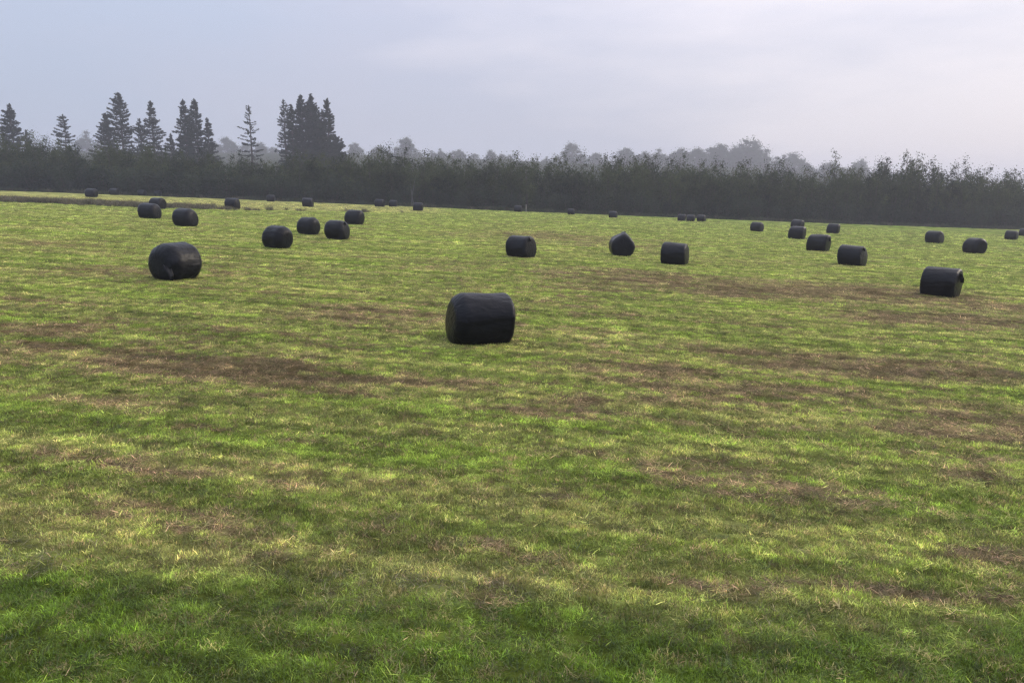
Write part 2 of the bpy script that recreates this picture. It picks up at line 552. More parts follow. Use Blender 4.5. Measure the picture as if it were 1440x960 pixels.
tuft_col = bpy.data.collections.new('tufts')
TUFTS = [
    tuft('a0_stubble', 46, 0.085, 0.030, 0.070, 0.0048, 0.35, 1),
    tuft('a1_stubble', 42, 0.090, 0.025, 0.080, 0.0050, 0.45, 2),
    tuft('a2_stubble', 50, 0.080, 0.030, 0.065, 0.0045, 0.30, 3, straw=0.3),
    tuft('a3_thatch', 34, 0.100, 0.050, 0.120, 0.0045, 1.28, 4, 0.2, 0.32, 0.2),
    tuft('a4_thatch', 34, 0.110, 0.060, 0.150, 0.0042, 1.40, 5, 0.15, 0.35, 0.3),
    tuft('a5_lush', 56, 0.080, 0.035, 0.080, 0.0044, 0.45, 6, 0.5, 0.34, 0.06),
    tuft('a6_lush', 52, 0.090, 0.035, 0.095, 0.0044, 0.65, 7, 0.6, 0.34, 0.1),
    tuft('a7_broad', 26, 0.070, 0.040, 0.090, 0.0085, 0.75, 8, 0.5, 0.25, 0.0),
    tuft('a8_rush', 40, 0.160, 0.450, 0.850, 0.0200, 0.25, 9, 0.4, 0.3, 0.2),
    tuft('a9_rush', 40, 0.200, 0.350, 0.700, 0.0220, 0.45, 10, 0.5, 0.3, 0.25),
]
for o in TUFTS:
    tuft_col.objects.link(o)


def scatter(name, pts, rot, scl, idx, cols, label=None):
    """one object of grass: points that carry a tuft each"""
    me = bpy.data.meshes.new(name)
    me.vertices.add(len(pts))
    me.vertices.foreach_set('co', np.asarray(pts, np.float32).ravel())
    a = me.attributes.new('rot', 'FLOAT_VECTOR', 'POINT'); a.data.foreach_set('vector', np.asarray(rot, np.float32).ravel())
    a = me.attributes.new('scl', 'FLOAT_VECTOR', 'POINT'); a.data.foreach_set('vector', np.asarray(scl, np.float32).ravel())
    a = me.attributes.new('idx', 'INT', 'POINT'); a.data.foreach_set('value', np.asarray(idx, np.int32))
    add_col(me, 'col', cols)
    me.materials.append(M_BLADE)
    o = obj(name, me)
    o['kind'] = 'stuff'
    ng = bpy.data.node_groups.new(name + '_nodes', 'GeometryNodeTree')
    ng.interface.new_socket('Geometry', in_out='INPUT', socket_type='NodeSocketGeometry')
    ng.interface.new_socket('Geometry', in_out='OUTPUT', socket_type='NodeSocketGeometry')
    gi = ng.nodes.new('NodeGroupInput'); go = ng.nodes.new('NodeGroupOutput')
    iop = ng.nodes.new('GeometryNodeInstanceOnPoints')
    ci = ng.nodes.new('GeometryNodeCollectionInfo')
    ci.inputs['Collection'].default_value = tuft_col
    ci.inputs['Separate Children'].default_value = True
    ci.inputs['Reset Children'].default_value = True

    def named(nm, typ):
        q = ng.nodes.new('GeometryNodeInputNamedAttribute'); q.data_type = typ
        q.inputs['Name'].default_value = nm
        return q.outputs['Attribute']
    L = ng.links.new
    L(gi.outputs[0], iop.inputs['Points'])
    L(ci.outputs[0], iop.inputs['Instance'])
    iop.inputs['Pick Instance'].default_value = True
    L(named('idx', 'INT'), iop.inputs['Instance Index'])
    e2r = ng.nodes.new('FunctionNodeEulerToRotation')
    L(named('rot', 'FLOAT_VECTOR'), e2r.inputs[0])
    L(e2r.outputs[0], iop.inputs['Rotation'])
    L(named('scl', 'FLOAT_VECTOR'), iop.inputs['Scale'])
    L(iop.outputs[0], go.inputs[0])
    md = o.modifiers.new('tufts', 'NODES')
    md.node_group = ng
    return o


def sector_points(d0, d1, dens, half):
    """even random points between two distances inside a wedge ahead of the camera"""
    area = half * (d1 * d1 - d0 * d0)
    n = int(area * dens)
    d = np.sqrt(rng.uniform(d0 * d0, d1 * d1, n)); a = rng.uniform(-half, half, n)
    return np.sin(a) * d, np.cos(a) * d


PX, PY, SC = [], [], []
for d0, d1, dens, s in ((3.2, 9, 290, 0.92), (9, 16, 190, 1.08), (16, 27, 100, 1.35), (27, 45, 38, 1.9), (45, 75, 11, 2.9), (75, 128, 2.5, 4.4)):
    x, y = sector_points(d0, d1, dens, R(41 if d1 < 20 else 38))
    PX.append(x); PY.append(y); SC.append(np.full(len(x), s))
px = np.concatenate(PX); py = np.concatenate(PY); sc0 = np.concatenate(SC)
j = rng.uniform(0, 1, len(px))
pc, pb, ps, pl = field_colour(px, py, rng)
# bare places carry fewer, flatter tufts
keep = rng.uniform(0, 1, len(px)) > 0.30 * sstep(0.6, 1.0, pb)
px, py, sc0, j, pc, pb, ps, pl = [q[keep] for q in (px, py, sc0, j, pc, pb, ps, pl)]
n = len(px)
u = rng.uniform(0, 1, n)
idx = rng.integers(0, 3, n)
idx = np.where(u < 0.10 + 0.75 * sstep(0.3, 0.7, pb), rng.integers(3, 5, n), idx)
lu = (pl > 0.35) & (u > 0.25) & (pb < 0.5)
idx = np.where(lu, rng.integers(5, 7, n), idx)
idx = np.where((u > 0.97) & (pb < 0.4), 7, idx)
# the raked swath of long cut grass in the foreground
line = 5.85 + 0.10 * np.sin(px * 1.1) - 0.14 * np.clip(px, 0, 3)
dsw = np.abs(py - line)
swath = (dsw < 0.30) & (rng.uniform(0, 1, n) < 0.35 * sstep(0.34, 0.66, fbm(px * 0.9, py * 0 + 3.0, 77, 3)))
idx = np.where(swath, 4, idx)
pc = np.where(swath[:, None], np.array([0.16, 0.165, 0.075])[None] * (0.5 + rng.uniform(0, 1, n))[:, None], pc)
hgt = 0.42 + 0.62 * sstep(0.2, 0.85, fbm(px / 0.22, py / 0.18, 61, 3, 0.7))
hgt = hgt * (1 - 0.35 * sstep(0.4, 0.9, pb))
sv = sc0 * rng.uniform(0.8, 1.25, n)
scl = np.c_[sv, sv, hgt * (1 + 0.22 * (sc0 - 1)) * np.where(swath, 0.8, 1.0)]
pc = pc * 1.27
rot = np.c_[rng.normal(0, 0.10, n), rng.normal(0, 0.10, n), rng.uniform(0, 6.283, n)]
pz = terrain(px, py)
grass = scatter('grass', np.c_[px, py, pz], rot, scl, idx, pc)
tag(grass, 'short mown yellow green stubble covering the whole field', 'grass')

# rough rushes along the ditch on the left, and rank growth at the foot of the wood
qx = rng.uniform(-78, -14, 2600)
wid = 4.2 * sstep(-13, -34, qx) + 0.8
qy = ditch_line(qx) + rng.normal(0, 1, len(qx)) * wid * 0.45
k1 = rng.uniform(0, 1, len(qx)) < sstep(0.25, 0.6, fbm(qx / 5, qy / 3, 81, 3)) * sstep(-27, -44, qx) + 0.02
qx, qy = qx[k1], qy[k1]
hx = rng.uniform(-112, 112, 2400)
hy = 133.0 + np.clip(hx, 0, 100) * 0.09 + rng.uniform(-1.2, 3.2, len(hx)) + 1.6 * fbm(hx / 6, hx * 0, 83, 2)
rx_ = np.concatenate([qx, hx]); ry_ = np.concatenate([qy, hy])
n = len(rx_)
isd = np.arange(n) < len(qx)
rc = np.where((rng.uniform(0, 1, n) < 0.7)[:, None], np.array([0.085, 0.078, 0.042])[None], np.array([0.14, 0.125, 0.07])[None])
rc = np.where((isd & (rng.uniform(0, 1, n) < 0.5))[:, None], np.array([0.130, 0.115, 0.062])[None], rc)
rc = np.where((~isd & (rng.uniform(0, 1, n) < 0.7))[:, None], np.array([0.050, 0.066, 0.022])[None], rc)
rs = rng.uniform(0.7, 1.4, n)
rh = rs * np.where(isd, 0.62, 0.8) * (0.55 + 0.9 * fbm(rx_ / 3, ry_ / 3, 85, 3))
rough = scatter('rough_grass', np.c_[rx_, ry_, terrain(rx_, ry_)],
                np.c_[rng.normal(0, .12, n), rng.normal(0, .12, n), rng.uniform(0, 6.28, n)],
                np.c_[rs * 1.8, rs * 1.8, rh], rng.integers(8, 10, n), rc)
tag(rough, 'rank brownish rushes along the ditch and at the foot of the wood', 'rough grass')


# ------------------------------------------------------------------ bales
def bale_mesh(name, seed, nt_=64, ns_=44, L=1.22, D=1.22, lumps=1.0, peak=0.0, rim=None, crease=0.0):
    """a wrapped round bale lying on its side, axis along x, resting on z = 0"""
    r = np.random.default_rng(seed)
    half = L / 2; rad_ = D / 2; rc_ = rim or r.uniform(0.13, 0.19)
    rcl, rc_ = rc_ if isinstance(rc_, tuple) else (rc_, rc_)
    s = np.linspace(0, 1, ns_)
    prof = []
    for q in s:                                         # from one end's centre over the barrel to the other's
        if q < 0.2:
            prof.append((-half, (q / 0.2) * (rad_ - rcl)))
        elif q < 0.32:
            a = (q - 0.2) / 0.12 * math.pi / 2
            prof.append((-half + rcl - rcl * math.cos(a), rad_ - rcl + rcl * math.sin(a)))
        elif q <= 0.68:
            prof.append((-half + rcl + (q - 0.32) / 0.36 * (L - rcl - rc_), rad_))
        elif q < 0.8:
            a = (q - 0.68) / 0.12 * math.pi / 2
            prof.append((half - rc_ + rc_ * math.sin(a), rad_ - rc_ + rc_ * math.cos(a)))
        else:
            prof.append((half, (1 - q) / 0.2 * (rad_ - rc_)))
    prof = np.array(prof)
    th = np.linspace(0, 2 * math.pi, nt_, endpoint=False)
    TH, PX_ = np.meshgrid(th, prof[:, 0]); _, PR = np.meshgrid(th, prof[:, 1])
    fr = PR / rad_
    # ends bulge, barrel is a little uneven
    bul = 0.045 * (1 - np.clip(fr, 0, 1) ** 2)
    X = PX_ + np.sign(PX_) * bul * (np.abs(PX_) > half * 0.9)
    c1, c2 = r.uniform(0, 100, 2)
    lum = fbm(np.cos(TH) * 1.3 + c1, np.sin(TH) * 1.3 + c2 + X * 1.4, seed, 3) - 0.5
    Rr = PR * (1 + 0.085 * lumps * lum)
    Rr = Rr * (1 + r.uniform(-.03, .03) * X / half)
    # edges of the film turns: shallow steps along the barrel that run on across the ends
    nst = 11
    off = np.sort((np.arange(nst) + r.uniform(-.3, .3, nst)) / nst * 2 * math.pi)
    ph = TH + 0.16 * np.sin(X * 2.2 + c1)
    stp = np.zeros_like(TH)
    for oo in off:
        dlt = (ph - oo) % (2 * math.pi)
        stp = np.maximum(stp, np.where(dlt < 0.5, (1 - dlt / 0.5) * r.uniform(0.4, 1), 0))
    Rr = Rr + 0.013 * lumps * stp * np.clip(fr, 0, 1)
    if crease:                                          # a fold of film along the side that faces the camera
        dlt = np.degrees(TH) - (276 + 5 * X + 3 * np.sin(X * 5))
        Rr = Rr + crease * np.clip(fr, 0, 1) ** 2 * sstep(-2.5, 2.5, dlt) * sstep(62, 14, dlt)
    X = X + np.sign(PX_) * 0.016 * (fbm(TH * 3.2 + c2, fr * 1.2, seed + 5, 3) - 0.5) * (np.abs(PX_) > half * .7) * np.clip(fr * 2, 0, 1)
    Y = Rr * np.sin(TH) * 1.035
    Z = Rr * np.cos(TH)
    # its weight flattens it underneath and spreads the lower half
    low = -rad_ * 0.81
    Z = np.where(Z < low, low + (Z - low) * 0.18, Z)
    Y = Y * (1 + 0.05 * np.clip(-Z / rad_, 0, 1))
    if peak:
        w = np.exp(-((Y - 0.10) / 0.22) ** 2 - ((X) / 0.5) ** 2) * (Z > 0.25)
        Z = Z + peak * w
    X = X + 0.05 * r.uniform(-1, 1) * Z / rad_
    zmin = Z.min()
    Z = Z - zmin
    V = np.stack([X, Y, Z], -1).reshape(-1, 3)
    ns2 = ns_
    a0 = np.arange(ns2 - 1)[:, None] * nt_ + np.arange(nt_)[None]
    a1 = np.arange(ns2 - 1)[:, None] * nt_ + (np.arange(nt_)[None] + 1) % nt_
    Q = np.stack([a0, a1, a1 + nt_, a0 + nt_], -1).reshape(-1, 4)
    return mesh_np(name, V, Q, M_FILM, True)


def flap_mesh(name, pts, widths, seed, thick=0.012):
    """a crumpled tail of loose film: a strip with thickness along a line of points"""
    r = np.random.default_rng(seed)
    P = np.array(pts, float)
    k = 5
    V = []
    for i, (p, w) in enumerate(zip(P, widths)):
        t = P[min(i + 1, len(P) - 1)] - P[max(i - 1, 0)]
        t = t / np.linalg.norm(t)
        side = np.cross(t, np.array([0.3, 1.0, 0.2])); side /= np.linalg.norm(side)
        nor = np.cross(side, t)
        for lay in (1, -1):
            for q in range(k):
                f_ = q / (k - 1) - 0.5
                V.append(p + side * w * f_ + nor * (thick * 0.5 * lay + 0.03 * math.sin(q * 2.4 + i * 1.3) * (0.4 + w)) + r.normal(0, .004, 3))
    V = np.array(V); Q = []
    ring = list(range(k)) + list(range(2 * k - 1, k - 1, -1))
    m_ = len(P); st = 2 * k
    for i in range(m_ - 1):
        for q in range(len(ring)):
            a, b = ring[q], ring[(q + 1) % len(ring)]
            Q.append((i * st + a, i * st + b, (i + 1) * st + b, (i + 1) * st + a))
    for i in (0, m_ - 1):
        for q in range(k - 1):
            Q.append((i * st + q, i * st + q + 1, i * st + k + q + 1, i * st + k + q))
    return mesh_np(name, V, np.array(Q), M_FILM, True)


# place in the photograph: middle, foot, height in pixels; turn (degrees, + shows the right end, - the left end)
BALES = [
    (673, 482, 74, -17, 'large nearest black wrapped bale alone in the middle of the field'),
    (247, 393, 52, -44, 'big black bale near the left with loose film hanging at its left foot'),
    (1321, 416, 41, 14, 'nearest bale on the right, a film tail sticking out of its right end'),
    (732, 362, 31, 33, 'black bale beyond the nearest one, dark round end facing right'),
    (874, 360, 30, 82, 'end-on black bale whose film is pulled up to a peak'),
    (948, 372, 31, 13, 'square-sided black bale just right of the peaked bale'),
    (1197, 374, 29, 20, 'nearest of the three black bales stepping away up the right centre'),
    (1150, 354, 24, 18, 'middle one of the three black bales stepping away up the right centre'),
    (391, 349, 32, 44, 'round-shouldered black bale nearest in the cluster of four left of centre'),
    (474, 336, 26.5, 27, 'black bale second nearest in the left-centre cluster, its round end turned right'),
    (434, 330, 24.5, 38, 'black bale between its two nearer neighbours in the left-centre cluster'),
    (498.5, 316, 21, 26, 'black bale farthest back in the left-centre cluster of four'),
    (261, 319, 25, 36, 'black bale beyond the big left one, right-hand of a group of three'),
    (211, 308, 22, 34, 'left-hand bale of the group of three, partly hiding the bale behind it'),
    (222, 294, 16, 40, 'black bale partly hidden behind another bale, beside the brown rushes'),
    (327, 294, 15.5, 25, 'lone black bale standing at the end of the brown rush strip'),
    (129, 277.5, 12.5, 30, 'leftmost black bale, on the pale grass behind the rush strip'),
    (161, 274.5, 9.5, 30, 'second bale from the left on the pale grass behind the rushes'),
    (200, 275.5, 8.5, 25, 'dim third bale from the left at the foot of the wood'),
    (222, 276, 8, 15, 'dim fourth bale from the left at the foot of the wood'),
    (298, 278, 9, 15, 'far bale at the wood edge behind the lone bale by the rushes'),
    (381, 283.5, 9.5, 12, 'far bale at the wood edge below the dense clump of spruces'),
    (418, 283, 9, 22, 'far bale at the wood edge just behind and left of another'),
    (433, 291, 13.5, 14, 'nearer of two overlapping far bales below the dense spruce clump'),
    (534, 291, 11.5, 22, 'left one of a pair of far bales left of the leaning pale birch'),
    (553, 291, 9.5, 14, 'right one of a pair of far bales left of the leaning pale birch'),
    (588, 296.5, 11.5, 14, 'far bale directly below the leaning pale birch'),
    (728.5, 298, 9, 14, 'far bale beside a short pale post in the middle of the wood edge'),
    (803, 302, 8.5, 10, 'far bale at the wood edge, between the post and the peaked bale'),
    (862, 306.5, 9.5, 18, 'far bale at the wood edge directly above the peaked bale'),
    (958.5, 310.5, 9.5, 12, 'left one of three far bales close together at the wood edge'),
    (971, 311.5, 9.5, 12, 'middle one of three far bales close together at the wood edge'),
    (986, 311.5, 9.5, 20, 'right one of three far bales close together at the wood edge'),
    (1064, 325.5, 13.5, 28, 'small far bale alone left of the overlapping pair'),
    (1120, 336, 19.5, 17, 'front one of two overlapping bales, farthest of the three stepping away'),
    (1121, 322, 13.5, 30, 'rear one of two overlapping bales, only its rounded top showing'),
    (1171, 328.5, 14, 14, 'small far bale right of the overlapping pair'),
    (1313, 342, 18.5, 26, 'bale beyond the nearest right-hand one, its end turned to the right'),
    (1369.5, 356, 22.5, 44, 'wide low-shouldered bale between the nearest right-hand bale and the frame edge'),
    (1421.5, 337, 13, 14, 'small bale near the right edge, at the foot of the wood'),
    (1440, 332, 10.5, 20, 'rightmost bale, cut off by the right edge of the picture'),
]
far_protos = [bale_mesh('bale_wrap', 200 + k, 40, 30) for k in range(5)]
for i, (u, v, h, turn, label) in enumerate(BALES):
    x, y = on_ground(u, v)
    dist_size = F_PX * 1.13 / h
    s = y / math.cos(PITCH) / dist_size * 0.98
    sc_ = min(max(s, 0.88), 1.12)
    az = math.atan2(x, y)
    yaw = -az - R(turn)
    # the foot seen is the near lower edge, the middle of the bale stands a little behind it
    back = 0.42 * sc_
    x += math.sin(az) * back; y += math.cos(az) * back
    hi_res = h > 28
    peak = 0.17 if i == 4 else 0.0
    me = bale_mesh('bale_wrap', 100 + i, 96 if hi_res else 56, 72 if hi_res else 36, lumps={0: 0.7, 1: 1.5, 8: 1.5}.get(i, 1.15), peak=peak, L=1.29 if i == 0 else 1.22, crease={0: .024, 5: .02, 2: .018}.get(i, 0.0), rim={0: (.25, .10), 1: (.34, .26), 8: .32, 9: .26, 10: .30, 11: .24, 12: .24, 13: .22, 2: .10, 5: .10, 6: .10, 7: .09, 38: .24}.get(i)) if h > 14 else far_protos[i % 5]
    o = obj('silage_bale', me)
    zs = [float(terrain(x + a, y + b)) for a in (-.3, 0, .3) for b in (-.3, 0, .3)]
    z = float(np.mean(zs)) - 0.045
    o.location = (x, y, z)
    o.rotation_euler = (0, math.atan(SLOPE) * math.cos(yaw), yaw)
    o.scale = (sc_, sc_, sc_)
    tag(o, label, 'bale', 'black wrapped silage bales lying on the mown field')
    if i == 1:
        obj('film_flap', flap_mesh('film_flap', [(-.60, -.30, .50), (-.66, -.42, .38), (-.66, -.52, .22), (-.68, -.55, .05)], [.22, .20, .14, .10], 3), o)
    if i == 2:
        obj('film_flap', flap_mesh('film_flap', [(.58, -.10, .92), (.66, -.12, .86), (.73, -.13, .76), (.74, -.12, .62)], [.16, .22, .18, .12], 4), o)
    if i == 4:
        obj('film_flap', flap_mesh('film_flap', [(.05, .08, 1.14), (.04, .10, 1.24), (.05, .13, 1.31), (.06, .20, 1.30)], [.34, .22, .12, .05], 5), o)
    if i in (3, 6, 9, 37):
        obj('film_flap', flap_mesh('film_flap', [(.52, -.12, 1.04), (.62, -.15, .99), (.68, -.17, .88)], [.10, .15, .08], 20 + i), o)
    if i == 7:
        obj('film_flap', flap_mesh('film_flap', [(.58, -.05, .95), (.67, -.08, .88), (.70, -.09, .74)], [.16, .20, .12], 6), o)


# ------------------------------------------------------------------ trees
def tube_mesh_data(pts, rads, sides=7):
    P = np.array(pts, float); V = []; Q = []
    for i, (p, r_) in enumerate(zip(P, rads)):
        t = P[min(i + 1, len(P) - 1)] - P[max(i - 1, 0)]; t = t / (np.linalg.norm(t) + 1e-9)
        a = np.cross(t, [0.31, 0.95, 0.1]); a /= np.linalg.norm(a); b = np.cross(t, a)
        for k in range(sides):
            w = 2 * math.pi * k / sides
            V.append(p + (a * math.cos(w) + b * math.sin(w)) * r_)
    for i in range(len(P) - 1):
        for k in range(sides):
            k2 = (k + 1) % sides
            Q.append((i * sides + k, i * sides + k2, (i + 1) * sides + k2, (i + 1) * sides + k))
    return np.array(V), np.array(Q)


def join_data(parts):
    V = []; Q = []; n_ = 0
    for v, q in parts:
        V.append(v); Q.append(q + n_); n_ += len(v)
    return np.concatenate(V), np.concatenate(Q)


def leaf_faces(C, size, r, flat=0.0, aspect=0.6, stretch=None):
    """quads at the given centres with random turns; flat = 1 keeps them level"""
    n_ = len(C)
    nrm = r.normal(0, 1, (n_, 3)); nrm[:, 2] = nrm[:, 2] * (1 - flat) + flat * 2.0
    nrm /= np.linalg.norm(nrm, axis=1)[:, None]
    t = r.normal(0, 1, (n_, 3))
    if stretch is not None:
        t = stretch + 0.25 * t
    t -= nrm * (t * nrm).sum(1)[:, None]; t /= np.linalg.norm(t, axis=1)[:, None] + 1e-9
    b = np.cross(nrm, t)
    s_ = (size * r.uniform(0.6, 1.4, n_))[:, None]
    V = np.stack([C - t * s_, C + b * s_ * aspect * .8 - t * s_ * .1, C + t * s_, C - b * s_ * aspect], 1).reshape(-1, 3)
    Q = np.arange(n_ * 4).reshape(-1, 4)
    return V, Q


def crown_obj_mesh(name, C, size, mat, r, tint, **kw):
    V, Q = leaf_faces(C, size, r, **kw)
    me = mesh_np(name, V, Q, mat)
    add_col(me, 'tint', np.repeat(np.clip(tint, 0, 1)[:, None], 4, 0) * np.ones((1, 3)))
    return me


def broadleaf(seed, h=10.0, w=4.4, stems=6, leaves=2600, size=0.17, mat=None, bottom=0.04, spread=1.0, name='crown'):
    """several ascending stems, each carrying plumes of leaves; ragged pointed tops"""
    r = np.random.default_rng(seed)
    wood = []; C = []; T = []
    per = leaves // stems
    for s_ in range(stems):
        stem_t = r.uniform(0, 1) ** 1.5
        a = r.uniform(0, 6.283); lean = r.uniform(0.15, 1.0) * w * 0.46
        hh = h * 0.97 * (1.0 if s_ == 0 else r.uniform(0.70, 0.99) * (1 - 0.16 * lean / (w * 0.46)))
        if s_ == 0:
            lean *= 0.3
        base = np.array([0.25 * math.cos(a), 0.25 * math.sin(a), -0.2])
        top = np.array([lean * math.cos(a), lean * math.sin(a), hh])
        ts = np.linspace(0, 1, 6)
        pts = [base + (top - base) * np.array([t ** 0.8, t ** 0.8, t]) + r.normal(0, 0.06, 3) * (t > 0) for t in ts]
        wood.append(tube_mesh_data(pts, 0.11 * (1 - ts * 0.85) * h / 10, 5))
        P = np.array(pts)
        nb = 15
        for q in range(nb):
            t = bottom + (1 - bottom) * (q + r.uniform(0, 1)) / nb
            p0 = np.array([np.interp(t, ts, P[:, k]) for k in range(3)])
            rad_ = w * 0.33 * spread * (math.sin(math.pi * min(0.97, 0.18 + 0.66 * t)) ** 0.7) * r.uniform(0.55, 1.25) + 0.12
            aa = r.uniform(0, 6.283)
            cen = p0 + np.array([math.cos(aa), math.sin(aa), 0.35]) * rad_ * 0.75
            m_ = per // nb
            g_ = r.normal(0, 1, (m_, 3)); g_ /= np.linalg.norm(g_, axis=1)[:, None]
            g_ *= np.clip(np.abs(r.normal(0, 0.72, m_)), 0, 1.08)[:, None]
            g_ *= np.array([rad_ * .75, rad_ * .75, rad_ * 0.95])[None]
            C.append(cen + g_)
            T.append(np.full(m_, r.uniform(0, 1) ** 1.4) * 0.5 + stem_t * 0.5 + r.uniform(-0.05, 0.1, m_))
            wood.append(tube_mesh_data([p0, p0 * .5 + cen * .5, cen], [0.022, 0.014, 0.005], 4))
    C = np.concatenate(C); T = np.concatenate(T)
    C[:, 2] = np.maximum(C[:, 2], 0.05)
    V, Q = join_data(wood)
    return mesh_np('trunk', V, Q, M_BARK), crown_obj_mesh(name, C, size, mat, r, T)


def round_tree(seed, h=18.0, w=17.0, leaves=3600, size=0.42, mat=None):
    """an old hedgerow tree: short trunk, spreading limbs, rounded crown of many clumps"""
    r = np.random.default_rng(seed)
    wood = [tube_mesh_data([(0, 0, -0.5), (0.1, 0, h * .15), (0, .1, h * .34), (0.1, 0.1, h * .6)], [h * .035, h * .028, h * .022, h * .010], 8)]
    C = []; T = []
    nc = 48
    for q in range(nc):
        a = r.uniform(0, 6.283); zt = r.uniform(0.0, 1.0)
        ring = math.sqrt(max(0.03, 1 - zt ** 2)) * r.uniform(0.25, 1.2) ** 0.5
        cen = np.array([math.cos(a) * ring * w * .40, math.sin(a) * ring * w * .40, h * (0.04 + 0.86 * zt) * r.uniform(.94, 1.03)])
        wood.append(tube_mesh_data([(0, 0, h * r.uniform(.2, .4)), cen * np.array([.5, .5, .72]), cen], [h * .012, h * .007, h * .002], 5))
        m_ = leaves // nc
        rad_ = w * r.uniform(0.06, 0.20)
        g_ = r.normal(0, 1, (m_, 3)); g_ /= np.linalg.norm(g_, axis=1)[:, None]
        g_ *= np.clip(np.abs(r.normal(0, 0.66, m_)), 0, 1.6)[:, None] * rad_
        g_[:, 2] *= 0.75
        C.append(cen + g_); T.append(np.full(m_, r.uniform(0, .6)) + r.uniform(0, .4, m_))
    V, Q = join_data(wood)
    return mesh_np('trunk', V, Q, M_BARK), crown_obj_mesh('crown', np.concatenate(C), size, mat, r, np.concatenate(T))


def spruce(seed, h=20.0, w=6.0, dense=1.0, bare=0.0, size=0.28):
    """whorls of boughs that droop and turn up at the tip, carrying hanging needle sprays"""
    r = np.random.default_rng(seed)
    wood = [tube_mesh_data([(0, 0, -.4), (r.normal(0, .08), 0, h * .4), (r.normal(0, .1), r.normal(0, .1), h * .8), (0, 0, h)],
                           [h * .014, h * .011, h * .005, h * .0012], 7)]
    C = []; T = []; S = []
    z = h * (0.10 + bare)
    side_a = r.uniform(0, 6.283)
    gap = 0.78 / max(dense, .5) ** 0.4
    while z < h - 0.25:
        t = z / h
        lmax = w * .5 * (1 - t) ** 0.72 * (1.0 if t > .3 else .75 + t) + 0.16
        nb = r.integers(4, 7) if dense > 0.7 else r.integers(3, 6)
        a0 = r.uniform(0, 6.283)
        for b in range(nb):
            if r.uniform() > 0.55 + 0.4 * dense:
                continue
            a = a0 + 6.283 * b / nb + r.normal(0, .25)
            ln = lmax * r.uniform(0.5, 1.2) * (1 + 0.28 * math.cos(a - side_a)) * (0.72 + 0.5 * vnoise(np.array([z * 0.45]), np.array([seed * 1.7]), 5)[0])
            dv = np.array([math.cos(a), math.sin(a), 0])
            z0 = z; z = z + r.normal(0, 0.22)
            rise = (t - 0.45) * 0.7
            pts = [np.array([0, 0, z]), np.array([0, 0, z]) + dv * ln * .5 + np.array([0, 0, ln * (rise * .5 - .08)]),
                   np.array([0, 0, z]) + dv * ln + np.array([0, 0, ln * (rise * .9 + .02)])]
            wood.append(tube_mesh_data(pts, [0.035 * (1 - t) + .012, .02 * (1 - t) + .008, .005], 4))
            m_ = max(5, int(ln * 18 * dense))
            q = r.uniform(0.12, 1.0, m_) ** 0.75
            P = np.where(q[:, None] < .5, pts[0] + (pts[1] - pts[0]) * (q[:, None] * 2), pts[1] + (pts[2] - pts[1]) * (q[:, None] * 2 - 1))
            sd = np.array([-math.sin(a), math.cos(a), 0])
            P = P + sd[None] * (r.normal(0, .16, m_) * ln * (1.05 - q) )[:, None]
            P[:, 2] += -np.abs(r.normal(0, .12, m_)) * (0.5 + dense) + r.normal(0, .04, m_)
            C.append(P); T.append(r.uniform(0, .5) + r.uniform(0, .5, m_)); S.append(np.repeat(dv[None], m_, 0))
            z = z0
        z += gap * r.uniform(.5, 1.4) * (1.15 - .5 * t)
    # leader
    m_ = 40
    zz = r.uniform(h * .93, h, m_)
    C.append(np.c_[r.normal(0, .07, m_), r.normal(0, .07, m_), zz]); T.append(r.uniform(0, 1, m_)); S.append(np.tile([0, 0, 1.0], (m_, 1)))
    V, Q = join_data(wood)
    Cc = np.concatenate(C)
    return mesh_np('trunk', V, Q, M_BARK), crown_obj_mesh('crown', Cc, size, M_SPRUCE, r, np.concatenate(T), flat=0.35, aspect=0.5, stretch=np.concatenate(S))


def plant(name, meshes, loc, scale, rz, label, cat, group):
    t = bpy.data.objects.new(name, None)
    COL.objects.link(t)
    t.empty_display_size = 0.3
    t.location = loc; t.rotation_euler = (0, 0, rz); t.scale = scale
    tag(t, label, cat, group)
    obj('trunk', meshes[0], t); obj('crown', meshes[1], t)
    return t


def wood_front(x):
    return 135.0 + max(0.0, min(x, 110)) * 0.09


# outline of the wood's top in the photograph
TOPX = [-60, 0, 60, 120, 240, 330, 400, 480, 560, 620, 660, 720, 780, 850, 900, 960, 1000, 1060, 1100, 1150, 1200, 1240, 1280, 1320, 1380, 1420, 1500]
TOPY = [188, 192, 194, 203, 208, 219, 222, 214, 212, 216, 221, 218, 223, 223, 222, 226, 223, 230, 232, 236, 232, 226, 226, 230, 238, 244, 246]


def top_z(x, Y):
    u = 720 + x / Y * F_PX
    v = float(np.interp(u, TOPX, TOPY))
    return at_dist(u, v, Y)[2]


P_WOOD = [broadleaf(300 + k, 10.0, [6.0, 5.2, 6.6, 5.6, 6.2, 4.6][k], [6, 5, 7, 5, 6, 4][k], [8000, 6600, 8200, 7000, 7800, 5600][k], 0.120, M_WOOD) for k in range(6)]
P_WILL = [broadleaf(330 + k, 5.0, 5.2, 8, 2600, 0.13, M_WILLOW, 0.02, 0.85) for k in range(4)]


def zone(x):
    return 'left' if x < -32 else ('middle' if x < 35 else 'right')


